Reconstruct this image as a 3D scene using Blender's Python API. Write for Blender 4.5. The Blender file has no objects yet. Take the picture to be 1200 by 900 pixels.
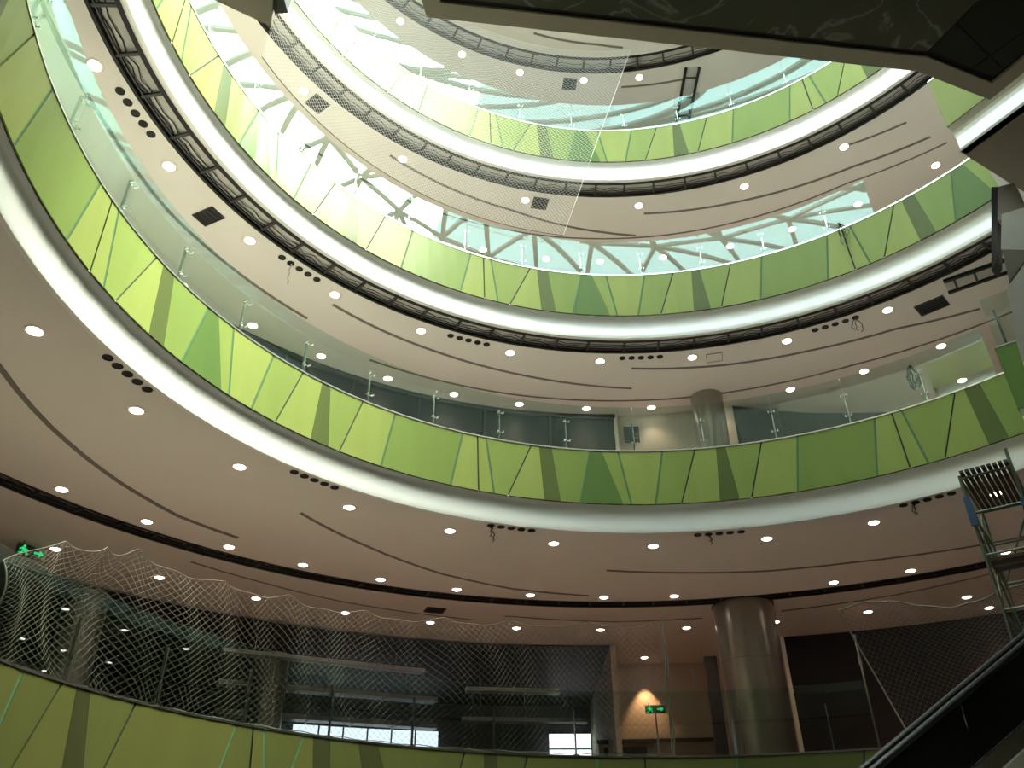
import bpy, math, random
from mathutils import Vector, Matrix
random.seed(7)
R = math.radians
sc = bpy.context.scene
col = sc.collection

# ------------------------------------------------------------------ camera, sky, sun, exposure
# ring axis of the atrium = world origin, ground floor z = 0, theta measured from +Y towards +X
cam_data = bpy.data.cameras.new('camera')
cam_data.sensor_fit = 'HORIZONTAL'
cam_data.sensor_width = 36.0
cam_data.lens = 972.524 / 1200.0 * 36.0
cam_data.clip_start = 0.05
cam_data.clip_end = 300
cam = bpy.data.objects.new('camera', cam_data)
col.objects.link(cam)
cam.matrix_world = (Matrix.Translation((-2.789, -7.773, 1.6)) @ Matrix.Rotation(R(90 + 32.427), 4, 'X')
                    @ Matrix.Rotation(R(-0.464), 4, 'Z'))
sc.camera = cam

SKY_STRENGTH = 9.2
world = bpy.data.worlds.new('overcast_sky')
world.use_nodes = True
wn = world.node_tree
bg = wn.nodes['Background']
bg.inputs['Color'].default_value = (0.87, 0.97, 1.0, 1)
bg.inputs['Strength'].default_value = SKY_STRENGTH
sc.world = world

sun_data = bpy.data.lights.new('hazy_sun', 'SUN')
sun_data.energy = 31.0
sun_data.angle = R(40)
sun_data.color = (1.0, 0.93, 0.76)
sun = bpy.data.objects.new('hazy_sun', sun_data)
col.objects.link(sun)
sun.rotation_euler = Vector((-0.64, 0.10, -1.0)).to_track_quat('-Z', 'Y').to_euler()

sc.view_settings.view_transform = 'Standard'
sc.view_settings.look = 'None'
sc.view_settings.gamma = 1.0
sc.view_settings.exposure = 0.0
sc.view_settings.use_curve_mapping = False
LAMP_W = 13.0

# ------------------------------------------------------------------ materials
MATS = {}
def mat(name, color, rough=0.6, metal=0.0, spec=0.5, coat=0.0, var=0.0, scale=3.0, bump=0.0, stretch=None, coat_rough=0.1):
    m = bpy.data.materials.new(name)
    m.use_nodes = True
    nt = m.node_tree
    b = nt.nodes['Principled BSDF']
    b.inputs['Base Color'].default_value = (*color, 1)
    b.inputs['Roughness'].default_value = rough
    b.inputs['Metallic'].default_value = metal
    b.inputs['Specular IOR Level'].default_value = spec
    b.inputs['Coat Weight'].default_value = coat
    b.inputs['Coat Roughness'].default_value = coat_rough
    if var or bump:
        tc = nt.nodes.new('ShaderNodeTexCoord')
        mp = nt.nodes.new('ShaderNodeMapping')
        if stretch: mp.inputs['Scale'].default_value = stretch
        no = nt.nodes.new('ShaderNodeTexNoise')
        no.inputs['Scale'].default_value = scale
        no.inputs['Detail'].default_value = 4
        nt.links.new(tc.outputs['Object'], mp.inputs['Vector'])
        nt.links.new(mp.outputs['Vector'], no.inputs['Vector'])
        if var:
            mx = nt.nodes.new('ShaderNodeMix'); mx.data_type = 'RGBA'
            mx.inputs['A'].default_value = (*[c * (1 - var) for c in color], 1)
            mx.inputs['B'].default_value = (*[min(1, c * (1 + var)) for c in color], 1)
            nt.links.new(no.outputs['Fac'], mx.inputs['Factor'])
            nt.links.new(mx.outputs['Result'], b.inputs['Base Color'])
        if bump:
            bp = nt.nodes.new('ShaderNodeBump')
            bp.inputs['Strength'].default_value = bump
            bp.inputs['Distance'].default_value = 0.02
            nt.links.new(no.outputs['Fac'], bp.inputs['Height'])
            nt.links.new(bp.outputs['Normal'], b.inputs['Normal'])
    MATS[name] = m
    return m

def emis(name, color, strength):
    m = bpy.data.materials.new(name); m.use_nodes = True
    nt = m.node_tree; nt.nodes.clear()
    o = nt.nodes.new('ShaderNodeOutputMaterial'); e = nt.nodes.new('ShaderNodeEmission')
    e.inputs['Color'].default_value = (*color, 1); e.inputs['Strength'].default_value = strength
    nt.links.new(e.outputs[0], o.inputs[0])
    return m

def glass(name, tint, ior=1.5, refl=(1, 1, 1)):
    m = bpy.data.materials.new(name); m.use_nodes = True
    nt = m.node_tree; nt.nodes.clear()
    o = nt.nodes.new('ShaderNodeOutputMaterial')
    t = nt.nodes.new('ShaderNodeBsdfTransparent'); t.inputs['Color'].default_value = (*tint, 1)
    g = nt.nodes.new('ShaderNodeBsdfGlossy'); g.inputs['Roughness'].default_value = 0.01
    g.inputs['Color'].default_value = (*refl, 1)
    lw = nt.nodes.new('ShaderNodeLayerWeight'); lw.inputs['Blend'].default_value = 0.5     # Schlick Fresnel, the same from both sides
    pw = nt.nodes.new('ShaderNodeMath'); pw.operation = 'POWER'; pw.inputs[1].default_value = 5.0
    f = nt.nodes.new('ShaderNodeMath'); f.operation = 'MULTIPLY_ADD'; f0 = ((ior - 1) / (ior + 1)) ** 2
    f.inputs[1].default_value = 1 - f0; f.inputs[2].default_value = f0
    nt.links.new(lw.outputs['Facing'], pw.inputs[0]); nt.links.new(pw.outputs[0], f.inputs[0])
    mx = nt.nodes.new('ShaderNodeMixShader')
    nt.links.new(f.outputs[0], mx.inputs[0]); nt.links.new(t.outputs[0], mx.inputs[1]); nt.links.new(g.outputs[0], mx.inputs[2])
    nt.links.new(mx.outputs[0], o.inputs[0])
    return m

G = dict(rough=0.2, spec=0.08, var=0.10, scale=1.0, stretch=(2.5, 2.5, 0.35))
g1 = mat('lime_panel', (0.268, 0.315, 0.09), **G)
g2 = mat('lime_panel_fresh', (0.228, 0.288, 0.08), **G)
g3 = mat('lime_panel_mid', (0.195, 0.26, 0.072), **G)
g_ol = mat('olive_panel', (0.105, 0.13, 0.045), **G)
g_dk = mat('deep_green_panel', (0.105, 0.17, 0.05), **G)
PAINTED_SHADE = {}      # lowest ring's shade put into the colour: darker olive copies of the greens
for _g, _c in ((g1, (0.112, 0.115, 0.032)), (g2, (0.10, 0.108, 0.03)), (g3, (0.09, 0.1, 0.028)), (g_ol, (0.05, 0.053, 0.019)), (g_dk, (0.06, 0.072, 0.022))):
    PAINTED_SHADE[_g.name] = mat(_g.name + '_painted_shade', _c, rough=0.4, spec=0.2, var=0.12, scale=1.0, stretch=(2.5, 2.5, 0.35))
g_teal = mat('teal_seam', (0.09, 0.17, 0.085), rough=0.5, spec=0.05)
black = mat('black_matte', (0.012, 0.012, 0.013), rough=0.7)
dark = mat('dark_steel', (0.035, 0.033, 0.032), rough=0.5, var=0.2)
cornice_m = mat('white_aluminium_trim', (0.84, 0.83, 0.80), rough=0.30, metal=0.08, spec=0.5, coat=0.4, var=0.03)
ceil_m = mat('plaster_ceiling', (0.76, 0.70, 0.65), rough=0.85, var=0.035, scale=0.7)
slot_m = mat('slot_grey', (0.19, 0.165, 0.145), rough=0.8)
liner_m = mat('slot_liner_grey', (0.50, 0.47, 0.44), rough=0.85, var=0.25, scale=2.5)
floor_m = mat('stone_floor', (0.72, 0.67, 0.60), rough=0.45, var=0.08, scale=1.2)
low_floor_m = mat('brown_stone_floor', (0.50, 0.43, 0.36), rough=0.5, var=0.08, scale=1.2)
ground_m = mat('site_concrete_floor', (0.14, 0.13, 0.115), rough=0.8, var=0.15, scale=1.0)
wall_m = mat('beige_wall', (0.50, 0.43, 0.35), rough=0.75, var=0.06, scale=0.8)
wall_dk = mat('dark_wall', (0.014, 0.012, 0.014), rough=0.7, var=0.2)
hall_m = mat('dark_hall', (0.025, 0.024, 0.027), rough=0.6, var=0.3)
duct_m = mat('galvanised_duct', (0.50, 0.51, 0.53), rough=0.4, metal=0.35, var=0.25, scale=2)
steel_m = mat('stainless_steel', (0.60, 0.60, 0.58), rough=0.25, metal=1.0)
col_m = mat('column_cladding', (0.30, 0.28, 0.245), rough=0.3, metal=0.7, var=0.06, scale=0.8)
net_m = mat('net_cord', (0.17, 0.14, 0.105), rough=0.9)
net_w = mat('net_cord_white', (0.85, 0.84, 0.80), rough=0.9)
hand_m = mat('rubber_black', (0.02, 0.02, 0.018), rough=0.45)
esc_dk = mat('escalator_dark_glass', (0.02, 0.026, 0.018), rough=0.12, coat=0.5)
clad_m = mat('beige_cladding', (0.82, 0.76, 0.65), rough=0.4, var=0.05)
brown_m = mat('brown_soffit', (0.31, 0.26, 0.21), rough=0.6, var=0.05)
border_m = mat('soffit_border', (0.50, 0.44, 0.37), rough=0.6, var=0.05)
blue_m = mat('blue_tarp', (0.05, 0.12, 0.22), rough=0.7)
wood_m = mat('scaffold_board', (0.10, 0.07, 0.05), rough=0.8, var=0.3)
pipe_m = mat('scaffold_pipe', (0.13, 0.15, 0.11), rough=0.5, metal=0.4, var=0.3)
rail_glass = glass('clear_rail_glass', (0.86, 0.93, 0.90), 1.52, (0.74, 0.99, 0.96))
sky_glass = glass('tinted_roof_glass', (0.84, 0.95, 0.94), 1.45)
grey_steel = mat('roof_steel', (0.42, 0.44, 0.45), rough=0.5)
lens_m = emis('lamp_lens', (1.0, 0.86, 0.74), 16.0)
ring_m = mat('lamp_trim', (0.82, 0.66, 0.58), rough=0.5)
daywin_m = emis('lit_window', (0.80, 0.86, 1.0), 1.6)
daywin2_m = emis('bright_window', (1.0, 1.0, 1.0), 2.2)
green_sign = emis('exit_green', (0.03, 0.75, 0.22), 0.9)
sign_box = mat('sign_box', (0.02, 0.06, 0.03), rough=0.4)

# marble-veined dark soffit panel
marble = bpy.data.materials.new('dark_marble'); marble.use_nodes = True
_nt = marble.node_tree; _b = _nt.nodes['Principled BSDF']
_tc = _nt.nodes.new('ShaderNodeTexCoord'); _no = _nt.nodes.new('ShaderNodeTexNoise'); _no.inputs['Scale'].default_value = 0.5; _no.inputs['Detail'].default_value = 8
_no.inputs['Distortion'].default_value = 1.5
_rp = _nt.nodes.new('ShaderNodeValToRGB')
_e = _rp.color_ramp.elements
_e[0].position = 0.485; _e[0].color = (0.085, 0.086, 0.064, 1); _e[1].position = 0.515; _e[1].color = (0.085, 0.086, 0.064, 1)
_k = _e.new(0.5); _k.color = (0.2, 0.2, 0.17, 1)
_nt.links.new(_tc.outputs['Object'], _no.inputs['Vector']); _nt.links.new(_no.outputs['Fac'], _rp.inputs['Fac']); _nt.links.new(_rp.outputs['Color'], _b.inputs['Base Color'])
_b.inputs['Roughness'].default_value = 0.25
tile_dk = mat('black_tile', (0.025, 0.025, 0.02), rough=0.3)

# ------------------------------------------------------------------ helpers
def P(r, th, z):
    return (r * math.sin(R(th)), r * math.cos(R(th)), z)
def E2W(x, y, z):            # surveyed position relative to the viewer's stand -> world
    return (x - 2.789, y - 7.773, z + 1.6)

class MB:
    def __init__(s): s.v = []; s.f = []
    def add(s, vs, fs):
        o = len(s.v); s.v += [tuple(p) for p in vs]; s.f += [tuple(i + o for i in f) for f in fs]
    def hexa(s, p):          # 8 points: bottom 0-3 ccw, top 4-7
        s.add(p, [(3, 2, 1, 0), (4, 5, 6, 7), (0, 1, 5, 4), (1, 2, 6, 5), (2, 3, 7, 6), (3, 0, 4, 7)])
    def box(s, c, size, rz=0.0):
        hx, hy, hz = [k / 2 for k in size]; ca, sa = math.cos(rz), math.sin(rz)
        pts = []
        for z in (-hz, hz):
            for x, y in ((-hx, -hy), (hx, -hy), (hx, hy), (-hx, hy)):
                pts.append((c[0] + ca * x - sa * y, c[1] + sa * x + ca * y, c[2] + z))
        s.hexa(pts)
    def prism(s, poly, z0, z1):
        n = len(poly); a = sum(poly[i][0] * poly[(i + 1) % n][1] - poly[(i + 1) % n][0] * poly[i][1] for i in range(n))
        if a < 0: poly = poly[::-1]
        vs = [(x, y, z0) for x, y in poly] + [(x, y, z1) for x, y in poly]
        s.add(vs, [tuple(range(n))[::-1], tuple(range(n, 2 * n))] + [(i, (i + 1) % n, n + (i + 1) % n, n + i) for i in range(n)])
    def sweep(s, prof, t0, t1, step=3.0, closed=True):   # profile (r,z) swept about the axis
        n = max(1, int(round(abs(t1 - t0) / step))); m = len(prof)
        full = abs(abs(t1 - t0) - 360) < 1e-6
        k = n if full else n + 1
        vs = [P(r, t0 + (t1 - t0) * i / n, z) for i in range(k) for r, z in prof]
        fs = []
        for i in range(n):
            a, b = i * m, ((i + 1) % k) * m
            for j in range(m if closed else m - 1):
                j2 = (j + 1) % m
                fs.append((a + j, a + j2, b + j2, b + j))
        if closed and not full:
            fs.append(tuple(range(m))[::-1]); fs.append(tuple(n * m + j for j in range(m)))
        s.add(vs, fs)
    def arcbox(s, r0, r1, z0, z1, t0, t1, step=3.0):
        s.sweep([(r0, z0), (r1, z0), (r1, z1), (r0, z1)], t0, t1, step)
    def tube(s, pts, rad, n=6, caps=True):
        pts = [Vector(p) for p in pts]; rings = []
        for i, p in enumerate(pts):
            d = (pts[min(i + 1, len(pts) - 1)] - pts[max(i - 1, 0)]).normalized()
            up = Vector((0, 0, 1)) if abs(d.z) < 0.9 else Vector((0, 1, 0))
            a = d.cross(up).normalized(); b = d.cross(a)
            rings.append([p + (a * math.cos(2 * math.pi * k / n) + b * math.sin(2 * math.pi * k / n)) * rad for k in range(n)])
        vs = [v for r in rings for v in r]; fs = []
        for i in range(len(pts) - 1):
            for k in range(n):
                k2 = (k + 1) % n
                fs.append((i * n + k, i * n + k2, (i + 1) * n + k2, (i + 1) * n + k))
        if caps:
            fs.append(tuple(range(n))[::-1]); fs.append(tuple((len(pts) - 1) * n + k for k in range(n)))
        s.add(vs, fs)
    def lathe(s, prof, c=(0, 0, 0), n=20, closed=False):
        m = len(prof)
        vs = [(c[0] + r * math.cos(2 * math.pi * i / n), c[1] + r * math.sin(2 * math.pi * i / n), c[2] + z) for i in range(n) for r, z in prof]
        fs = []
        for i in range(n):
            a, b = i * m, ((i + 1) % n) * m
            for j in range(m - 1 if not closed else m):
                j2 = (j + 1) % m
                fs.append((a + j, b + j, b + j2, a + j2))
        s.add(vs, fs)
    def build(s, name, m, parent=None, smooth=False, origin=None):
        me = bpy.data.meshes.new(name)
        v = s.v
        if origin is not None: v = [(p[0] - origin[0], p[1] - origin[1], p[2] - origin[2]) for p in v]
        me.from_pydata(v, [], s.f)
        if smooth: me.polygons.foreach_set('use_smooth', [True] * len(me.polygons))
        me.materials.append(m); me.update()
        o = bpy.data.objects.new(name, me); col.objects.link(o)
        if parent is not None: o.parent = parent
        elif origin is not None: o.location = origin
        return o

def fixn(o):
    import bmesh
    bm = bmesh.new(); bm.from_mesh(o.data); bmesh.ops.recalc_face_normals(bm, faces=bm.faces); bm.to_mesh(o.data); bm.free()
    return o
def tag(o, label=None, cat=None, group=None, kind=None):
    if label: o['label'] = label
    if cat: o['category'] = cat
    if group: o['group'] = group
    if kind: o['kind'] = kind
    return o
def thing(name, label, cat, loc=(0, 0, 0), rz=0.0, group=None):
    o = bpy.data.objects.new(name, None); o.empty_display_size = 0.2; col.objects.link(o)
    o.location = loc; o.rotation_euler = (0, 0, rz)
    return tag(o, label, cat, group)
def struct(name, mb, m, smooth=False):
    return fixn(tag(mb.build(name, m, None, smooth), kind='structure'))
def dup(o, parent):
    c = o.copy(); col.objects.link(c); c.parent = parent
    return c
ORD = ['first', 'second', 'third', 'fourth', 'fifth', 'sixth', 'seventh', 'eighth', 'ninth', 'tenth', 'eleventh', 'twelfth', 'thirteenth']

# ------------------------------------------------------------------ levels
RI = 8.444                     # face of the balconies
DC, DD, DRD = 1.292, 1.872, 0.13
ZB = {0: 3.94, 1: 10.14, 2: 15.14, 3: 20.50}
ZS = {0: 2.35, 1: 8.27, 2: 13.27, 3: 18.63, 4: 24.18}
WHICH = {0: 'lowest', 1: 'second lowest', 2: 'third lowest', 3: 'topmost'}
CW = {1: 'lowest', 2: 'second lowest', 3: 'third lowest', 4: 'topmost'}   # the ceilings in view
ROUT = 27.0

# ------------------------------------------------------------------ setting: slabs, ceilings, walls, roof
mb = MB(); mb.arcbox(0.0, ROUT, -0.3, 0.0, -180, 180, 5); struct('floor', mb, ground_m)
CEIL = {}
for k in (0, 1, 2, 3):
    mb = MB(); mb.arcbox(RI + 0.12, ROUT, ZB[k] - 0.45, ZB[k] - 0.03, -180, 180, 4); struct('floor', mb, floor_m if k else low_floor_m)
SLOT = {1: (13.15, 13.62), 2: (8.68, 9.22), 3: (8.68, 9.22), 4: (8.72, 9.30)}
for k in (0, 1, 2, 3, 4):
    mb = MB(); z = ZS[k]; t = 0.06
    rin = RI + 0.172 if k < 4 else 7.6
    if k in SLOT:
        a, b = SLOT[k]
        mb.arcbox(rin, a, z, z + t, -180, 180, 3); mb.arcbox(b, ROUT, z, z + t, -180, 180, 3)
    else:
        mb.arcbox(rin, ROUT, z, z + t, -180, 180, 3)
    CEIL[k] = struct('ceiling', mb, ceil_m)
mb = MB(); mb.arcbox(7.6, ROUT, ZS[4] + 0.45, ZS[4] + 0.8, -180, 180, 4); mb.arcbox(7.5, 7.6, ZS[4], ZS[4] + 0.8, -180, 180, 4)
struct('ceiling', mb, ceil_m)
mb = MB(); mb.arcbox(ROUT - 0.2, ROUT, 0, ZS[4] + 0.8, -180, 180, 5); struct('wall_outer', mb, brown_m)

# skylight: triangulated steel grid over the void, tinted panes
sky = thing('window_1', None, None); tag(sky, kind='structure')
RK = 7.65
def dome(r): return ZS[4] + 0.9 + 1.7 * (1 - (r / RK) ** 2)
rings = [0.0, 1.8, 3.6, 5.4, RK]
cnt = [1, 6, 12, 18, 24]
nodes = [[P(r, 360.0 * i / c + 7 * j, dome(r)) for i in range(c)] for j, (r, c) in enumerate(zip(rings, cnt))]
edges = []; tris = []
for j in range(1, 5):
    A, B = nodes[j - 1], nodes[j]
    for i in range(cnt[j]): edges.append((B[i], B[(i + 1) % cnt[j]]))
    ia = ib = 0; na, nb = len(A), len(B)
    while ia < na or ib < nb:
        pa, pb = A[ia % na], B[ib % nb]; edges.append((pa, pb))
        if ib < nb and (na == 1 or ia >= na or (ib + 1) / nb <= (ia + 1) / na):
            tris.append((pa, pb, B[(ib + 1) % nb])); ib += 1
            if na == 1 and ib == nb: break
        else:
            tris.append((pa, pb, A[(ia + 1) % na])); ia += 1
unit = MB(); unit.hexa([(-.065, -.065, 0), (.065, -.065, 0), (.065, .065, 0), (-.065, .065, 0), (-.065, -.065, 1), (.065, -.065, 1), (.065, .065, 1), (-.065, .065, 1)])
proto = None
for a, b in edges:
    a, b = Vector(a), Vector(b)
    if proto is None: o = proto = unit.build('glazing_bar', grey_steel, sky)
    else: o = dup(proto, sky)
    o.location = a; o.rotation_mode = 'QUATERNION'; o.rotation_quaternion = (b - a).to_track_quat('Z', 'Y'); o.scale = (1, 1, (b - a).length)
up = Vector((0, 0, 0.1))
for a, b, c in tris:
    mb = MB(); g = sum((Vector(p) for p in (a, b, c)), Vector()) / 3
    mb.add([tuple(Vector(p) + (g - Vector(p)) * 0.02 + up) for p in (a, b, c)], [(0, 1, 2)])
    mb.build('pane', sky_glass, sky)
mb = MB(); mb.arcbox(RK - 0.12, RK + 0.15, ZS[4] + 0.75, dome(RK) + 0.08, -180, 180, 5); mb.build('kerb_frame', grey_steel, sky)

# ------------------------------------------------------------------ balcony fronts
def panel_mesh(L, Rr, zt, zb, r, thick=0.02, gapL=0.0, gapR=0.0):
    """quad between two slanted edges (theta_top, theta_bottom) on the cylinder, given thickness"""
    n = max(1, int(math.ceil(max(Rr[0] - L[0], Rr[1] - L[1]) / 3.4)))
    gl, gr = math.degrees(gapL / r), math.degrees(gapR / r)
    vs = []
    for rr in (r, r + thick):
        for z, q in ((zt, 0), (zb, 1)):
            a, b = L[q] + gl, Rr[q] - gr
            for i in range(n + 1): vs.append(P(rr, a + (b - a) * i / n, z))
    m = n + 1; fs = []
    for i in range(n):
        fs.append((i, m + i, m + i + 1, i + 1))                       # front
        fs.append((2 * m + i, 2 * m + i + 1, 3 * m + i + 1, 3 * m + i))
        fs.append((i, i + 1, 2 * m + i + 1, 2 * m + i))
        fs.append((m + i, 3 * m + i, 3 * m + i + 1, m + i + 1))
    fs.append((0, 2 * m, 3 * m, m)); fs.append((n, m + n, 3 * m + n, 2 * m + n))
    M = MB(); M.add(vs, fs); return M

# one module of the glazing pattern (60.5 degrees): (kind, theta top, theta bottom, panel to its right)
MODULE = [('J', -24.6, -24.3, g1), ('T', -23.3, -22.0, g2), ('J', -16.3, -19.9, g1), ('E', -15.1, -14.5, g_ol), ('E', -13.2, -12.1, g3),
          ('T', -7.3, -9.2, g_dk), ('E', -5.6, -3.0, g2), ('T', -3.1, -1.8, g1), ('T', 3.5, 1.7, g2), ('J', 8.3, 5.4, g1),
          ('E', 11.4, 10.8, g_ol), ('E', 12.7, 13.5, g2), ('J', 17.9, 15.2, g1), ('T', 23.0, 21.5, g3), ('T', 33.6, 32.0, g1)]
def strokes(lv):
    if lv == 0:
        return [('J', -112, -112, g1), ('J', -100, -103, g2), ('J', -86, -86.5, g1), ('T', -78.2, -79.7, g2), ('J', -73.9, -77.3, g1), ('E', -72.3, -71.4, g_ol), ('E', -70.8, -68.9, g2), ('J', -65.6, -68.4, g1),
                ('T', -53.8, -56.1, g2), ('J', -51.8, -51.1, g1), ('T', -50.5, -48.9, g2), ('T', -45.6, -48.2, g1), ('E', -44.5, -43.4, g_ol), ('E', -42.4, -41.5, g3),
                ('E', -38.9, -36.6, g_ol), ('E', -36.5, -33.4, g2), ('J', -25.6, -28.2, g1), ('E', -23.2, -22.7, g_ol), ('E', -21.6, -20.9, g3), ('J', -17.7, -20.3, g1),
                ('T', -9.0, -9.5, g2), ('J', -3.1, -3.1, g1), ('T', 8, 7.4, g3), ('J', 22.7, 20.6, g1), ('T', 33, 32, g2), ('J', 44, 42, g1), ('J', 58, 58, g1)]
    off = {1: -0.1, 2: 0.4, 3: 1.2}[lv]
    out = []
    for b in (-2, -1, 0, 1):
        for k, a, c, m in MODULE:
            a2, c2 = a + 60.5 * b + off, c + 60.5 * b + off
            if -118 < a2 < 62: out.append((k, a2, c2, m))
    return out
CORN = [(0.015, 0.02), (0.04, -0.015), (0.08, -0.045), (0.112, -0.09), (0.13, -0.16), (0.136, -0.25), (0.134, -0.36), (0.131, -0.47), (0.13, -0.58)]
for lv in (0, 1, 2, 3):
    zt, zb = ZB[lv], ZB[lv] - DC
    f = thing('balcony_front', 'curved lime green panelled front of the %s balcony ring with white coved trim below' % WHICH[lv], 'balcony', (0, 0, 0))
    S = strokes(lv)
    for i in range(len(S) - 1):
        k, a, c, m = S[i]; k2, a2, c2, _ = S[i + 1]
        gl = {'J': 0.016, 'T': 0.022, 'E': 0.002}[k]; gr = {'J': 0.016, 'T': 0.022, 'E': 0.002}[k2]
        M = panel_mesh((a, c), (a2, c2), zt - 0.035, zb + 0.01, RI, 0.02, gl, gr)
        o = fixn(M.build('green_panel', m if lv else PAINTED_SHADE[m.name], f))
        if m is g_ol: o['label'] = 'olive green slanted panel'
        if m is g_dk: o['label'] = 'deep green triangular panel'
        if k == 'T':
            h = math.degrees(0.02 / RI)
            fixn(panel_mesh((a - h, c - h), (a + h, c + h), zt - 0.035, zb + 0.01, RI + 0.004, 0.016).build('seam_strip', g_teal, f))
    t0, t1 = S[0][1], S[-1][1]
    mb = MB(); mb.arcbox(RI + 0.021, RI + 0.06, zb, zt - 0.03, t0, t1); fixn(mb.build('backing', black, f))
    mb = MB(); mb.arcbox(RI - 0.012, RI + 0.06, zt - 0.033, zt, t0, t1); fixn(mb.build('edge_trim', steel_m, f))
    prof = [(RI + a, zb + b) for a, b in CORN]
    if lv == 0: prof = [(RI + a, zb + b * 0.5) for a, b in CORN]
    ze = prof[-1][1]        # a thin lip laps under the ceiling edge
    prof = prof + [(RI + 0.132, ze - 0.006), (RI + 0.20, ze - 0.006), (RI + 0.20, ze - 0.002), (RI + 0.16, ze + 0.0), (RI + 0.16, ze + 0.13), (RI + 0.26, ze + 0.13), (RI + 0.26, zb + 0.02)]
    mb = MB(); mb.sweep(prof, t0, t1, 3.4); o = fixn(mb.build('coved_trim', cornice_m, f))
    nf = len(prof); o.data.polygons.foreach_set('use_smooth', [len(p.vertices) == 4 and i % nf < len(CORN) - 1 for i, p in enumerate(o.data.polygons)])
    # plain far side that closes the ring behind the viewer
    mb = MB(); mb.arcbox(RI, RI + 0.1, ZS[lv], zt, t1, t0 + 360); fixn(mb.build('plain_panel', brown_m, f))

# ------------------------------------------------------------------ glass railings
def railing(lv, t0, t1, ph, h=1.12):
    g = thing('glass_railing', 'clear frameless glass railing standing on the %s balcony ring' % WHICH[lv], 'railing', (0, 0, 0))
    z = ZB[lv]; t = t0
    bp = None
    post = MB()
    post.box((0, 0, 0.40), (0.022, 0.05, 0.80)); post.box((0, 0, 0.015), (0.09, 0.10, 0.03))
    fit = MB()
    for zz in (0.22, 0.70):
        fit.tube([(-0.06, -0.07, zz), (0.06, -0.07, zz)], 0.007, 6); fit.tube([(-0.06, -0.115, zz), (-0.06, -0.05, zz)], 0.016, 8); fit.tube([(0.06, -0.115, zz), (0.06, -0.05, zz)], 0.016, 8)
        fit.tube([(0, -0.07, zz), (0, 0.0, zz)], 0.012, 6)
    cuts = [t0]
    x = ph
    while x < t1:
        if x > t0 + 2: cuts.append(x)
        x += 10.25
    cuts.append(t1)
    for a, b in zip(cuts[:-1], cuts[1:]):
        mb = MB(); e = 0.04; n = 3
        st = (b - a) / 24
        for rr in (RI + 0.03, RI + 0.045): mb.sweep([(rr, z + 0.012), (rr, z + h)], a + e, b - e, st, False)
        nsm = len(mb.f)
        for zz in (z + 0.012, z + h): mb.sweep([(RI + 0.03, zz), (RI + 0.045, zz)], a + e, b - e, st, False)
        for t in (a + e, b - e): mb.add([P(RI + 0.03, t, z + .012), P(RI + .045, t, z + .012), P(RI + .045, t, z + h), P(RI + .03, t, z + h)], [(0, 1, 2, 3)])
        o = mb.build('glass_pane', rail_glass, g)
        o.data.polygons.foreach_set('use_smooth', [i < nsm for i in range(len(o.data.polygons))])
    for x in cuts[1:-1]:
        if bp is None:
            p = bp = post.build('post', steel_m, g); fp = fit.build('spider_fitting', steel_m, p) if lv else None
        else:
            p = dup(bp, g)
            if fp: dup(fp, p)
        p.location = P(RI + 0.14, x, z); p.rotation_euler = (0, 0, R(-x) + math.pi * 0)
    # thin bright cap on the pane tops
    return g
railing(0, -108, 24.5, -103.6)
railing(1, -108, 49.5, -103.0)
railing(2, -108, 41.5, -99.0)
railing(3, -108, 50.0, -99.0)

# ------------------------------------------------------------------ shutter tracks (recessed slots with bars)
def track(k, step, t0=-115, t1=62):
    a, b = SLOT[k]; z = ZS[k]
    g = thing('shutter_track', 'dark curved shutter track with cross bars recessed in the %s ceiling' % CW[k], 'track', (0, 0, 0))
    mb = MB(); mb.arcbox(a, b, z + 0.11, z + 0.15, -180, 180, 4); fixn(mb.build('liner', liner_m, g))
    mb = MB(); mb.arcbox(a, a + (0.085 if k != 1 else 0.07), z - 0.01, z + 0.11, -180, 180, 3); fixn(mb.build('rail', black, g))
    mb = MB(); mb.arcbox(b - (0.06 if k != 1 else 0.06), b, z - 0.015, z + 0.11, -180, 180, 3); fixn(mb.build('rail', black, g))
    mb = MB(); mb.arcbox(b - 0.13, b - 0.10, z + 0.02, z + 0.06, -180, 180, 3); fixn(mb.build('guide_wire', dark, g))
    bar = MB(); bar.box((0, (a + b) / 2, z + 0.04), (0.055, b - a - 0.1, 0.05)); p0 = None
    t = t0
    while t < t1:
        if p0 is None: o = p0 = bar.build('cross_bar', dark, g)
        else: o = dup(p0, g)
        o.rotation_euler = (0, 0, R(-(t + random.uniform(-.3, .3)))); t += step
    for rr in (0.55, 0.72):
        pts = []; t = t0
        while t < t1:
            pts.append(P(a + (b - a) * (rr + 0.06 * math.sin(t * 1.7 + rr * 40)), t, z + 0.08 + 0.02 * math.sin(t * 2.3))); t += 1.5
        mb = MB(); mb.tube(pts, 0.011, 4); mb.build('cable', black, g)
    return g
track(1, 3.6); track(2, 5.35, -112.6); track(3, 5.35); track(4, 5.35)

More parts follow.
